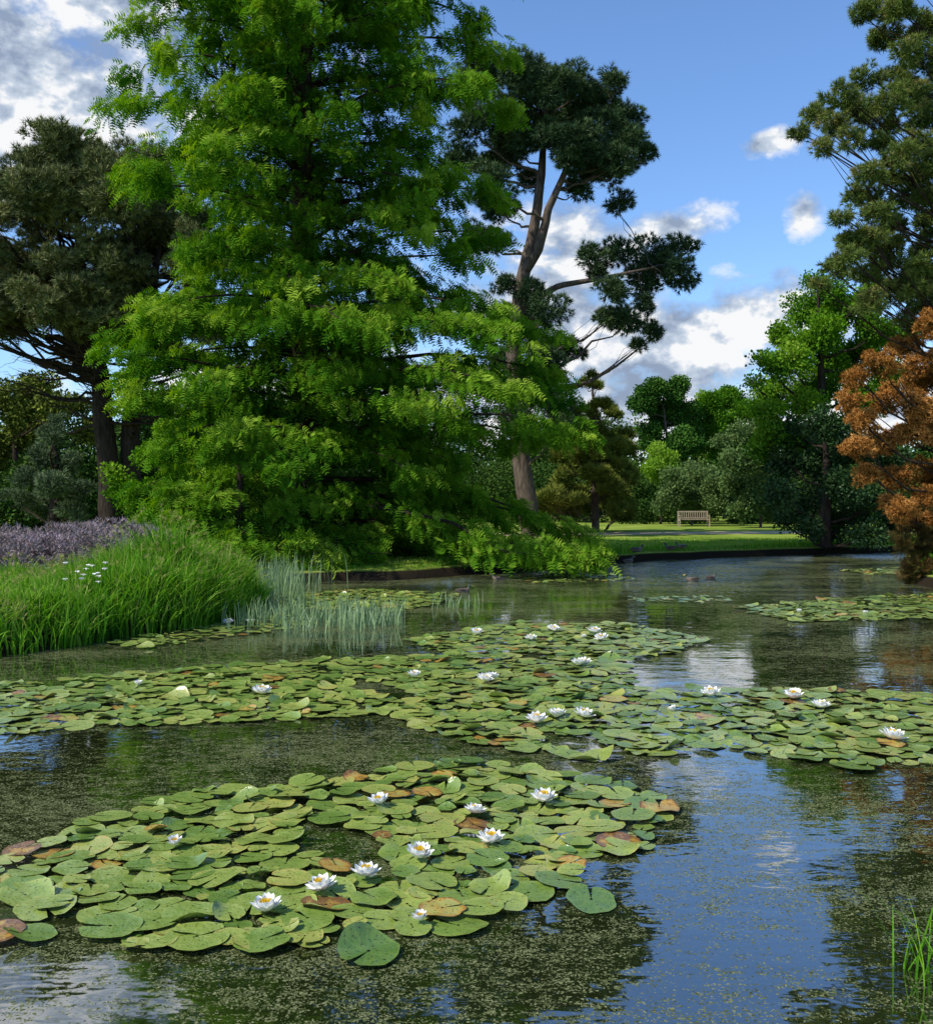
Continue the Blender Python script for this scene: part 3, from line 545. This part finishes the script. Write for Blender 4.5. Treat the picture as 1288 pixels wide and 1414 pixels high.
# ---------- sky, sun, camera ----------
w=bpy.data.worlds.new('World'); scene.world=w; w.use_nodes=True; nt=w.node_tree; nt.nodes.clear(); out=nt.nodes.new('ShaderNodeOutputWorld')
sunv=nrm(np.array([-.78,-.46,.98])); el=math.asin(sunv[2]); az=math.atan2(sunv[0],sunv[1])
sk=nt.nodes.new('ShaderNodeTexSky'); sk.sky_type='NISHITA'; sk.sun_disc=False; sk.sun_elevation=el; sk.sun_rotation=az; sk.dust_density=.3; sk.ozone_density=2.2; sk.air_density=1.0
tcol=nt.nodes.new('ShaderNodeMix'); tcol.data_type='RGBA'; tcol.blend_type='MULTIPLY'; tcol.inputs[0].default_value=1; nt.links.new(sk.outputs[0],tcol.inputs[6]); tcol.inputs[7].default_value=(.92,1.13,1.38,1)
b1=nt.nodes.new('ShaderNodeBackground'); b1.inputs[1].default_value=.15; nt.links.new(tcol.outputs[2],b1.inputs[0])
tc=nt.nodes.new('ShaderNodeTexCoord'); D_=tc.outputs['Generated']
def vm(op,a,b):
    n=nt.nodes.new('ShaderNodeVectorMath'); n.operation=op
    for i,v in enumerate((a,b)):
        if v is None: continue
        if isinstance(v,tuple): n.inputs[i].default_value=v
        else: nt.links.new(v,n.inputs[i])
    return n
cl=[(20,80,170,140),(110,150,120,100),(90,-60,200,130),(1045,455,70,60),(950,490,170,60),(860,490,90,60),(760,400,100,90),(935,312,50,22),(1108,300,18,30),(1060,200,26,12),(650,560,420,60),(1150,560,200,50)]
cur=None
for px,py,rx,ry in cl:
    c=nrm(P(px,py,1)-np.array([0,0,EYE])); d=vm('MULTIPLY',vm('SUBTRACT',D_,tuple(c)).outputs[0],(F/rx,F/rx,F/ry))
    ln=vm('LENGTH',d.outputs[0],None).outputs['Value']; v=mth(nt,'SUBTRACT',1.30,mth(nt,'MULTIPLY',ln,.74))
    cur=v if cur is None else mth(nt,'MAXIMUM',cur,v)
cur=mth(nt,'MAXIMUM',cur,-.6)
mp=nt.nodes.new('ShaderNodeMapping'); mp.inputs['Scale'].default_value=(1,1,1.5); nt.links.new(D_,mp.inputs[0])
cn=noise(nt,13,6,mp.outputs[0],.62)
v=mth(nt,'ADD',cur,mth(nt,'MULTIPLY',mth(nt,'SUBTRACT',cn.outputs[0],.5),3.0))
cr=ramp(nt,[(.22,(0,0,0)),(.85,(1,1,1))],v)
mp2=nt.nodes.new('ShaderNodeMapping'); mp2.inputs['Location'].default_value=(.016,0,-.030); nt.links.new(mp.outputs[0],mp2.inputs[0]); cn2=noise(nt,13,4,mp2.outputs[0],.6)
cc=ramp(nt,[(.38,(.30,.38,.53)),(.50,(.58,.67,.80)),(.57,(.97,.98,1.0))],mth(nt,'ADD',.5,mth(nt,'SUBTRACT',cn.outputs[0],cn2.outputs[0])))
b2=nt.nodes.new('ShaderNodeBackground'); b2.inputs[1].default_value=.97; nt.links.new(cc.outputs[0],b2.inputs[0])
ms=nt.nodes.new('ShaderNodeMixShader'); nt.links.new(cr.outputs[0],ms.inputs[0]); nt.links.new(b1.outputs[0],ms.inputs[1]); nt.links.new(b2.outputs[0],ms.inputs[2]); nt.links.new(ms.outputs[0],out.inputs[0])
sl=bpy.data.lights.new('sun','SUN'); sl.energy=5.0; sl.angle=math.radians(.5); sl.color=(1,.95,.86); so=link(bpy.data.objects.new('sun',sl))
from mathutils import Vector
so.rotation_euler=Vector(tuple(sunv)).to_track_quat('Z','Y').to_euler(); so.location=(-20,-10,30)
cam=bpy.data.cameras.new('camera'); co=link(bpy.data.objects.new('camera',cam)); co.location=(0,0,EYE); co.rotation_euler=(math.radians(90-.70),0,0)
cam.sensor_fit='HORIZONTAL'; cam.sensor_width=36; cam.lens=36*F/1288; cam.clip_end=3000; cam.clip_start=.05; scene.camera=co
scene.view_settings.view_transform='Standard'; scene.view_settings.look='None'; scene.view_settings.exposure=0
print('T',time.time()-T0)
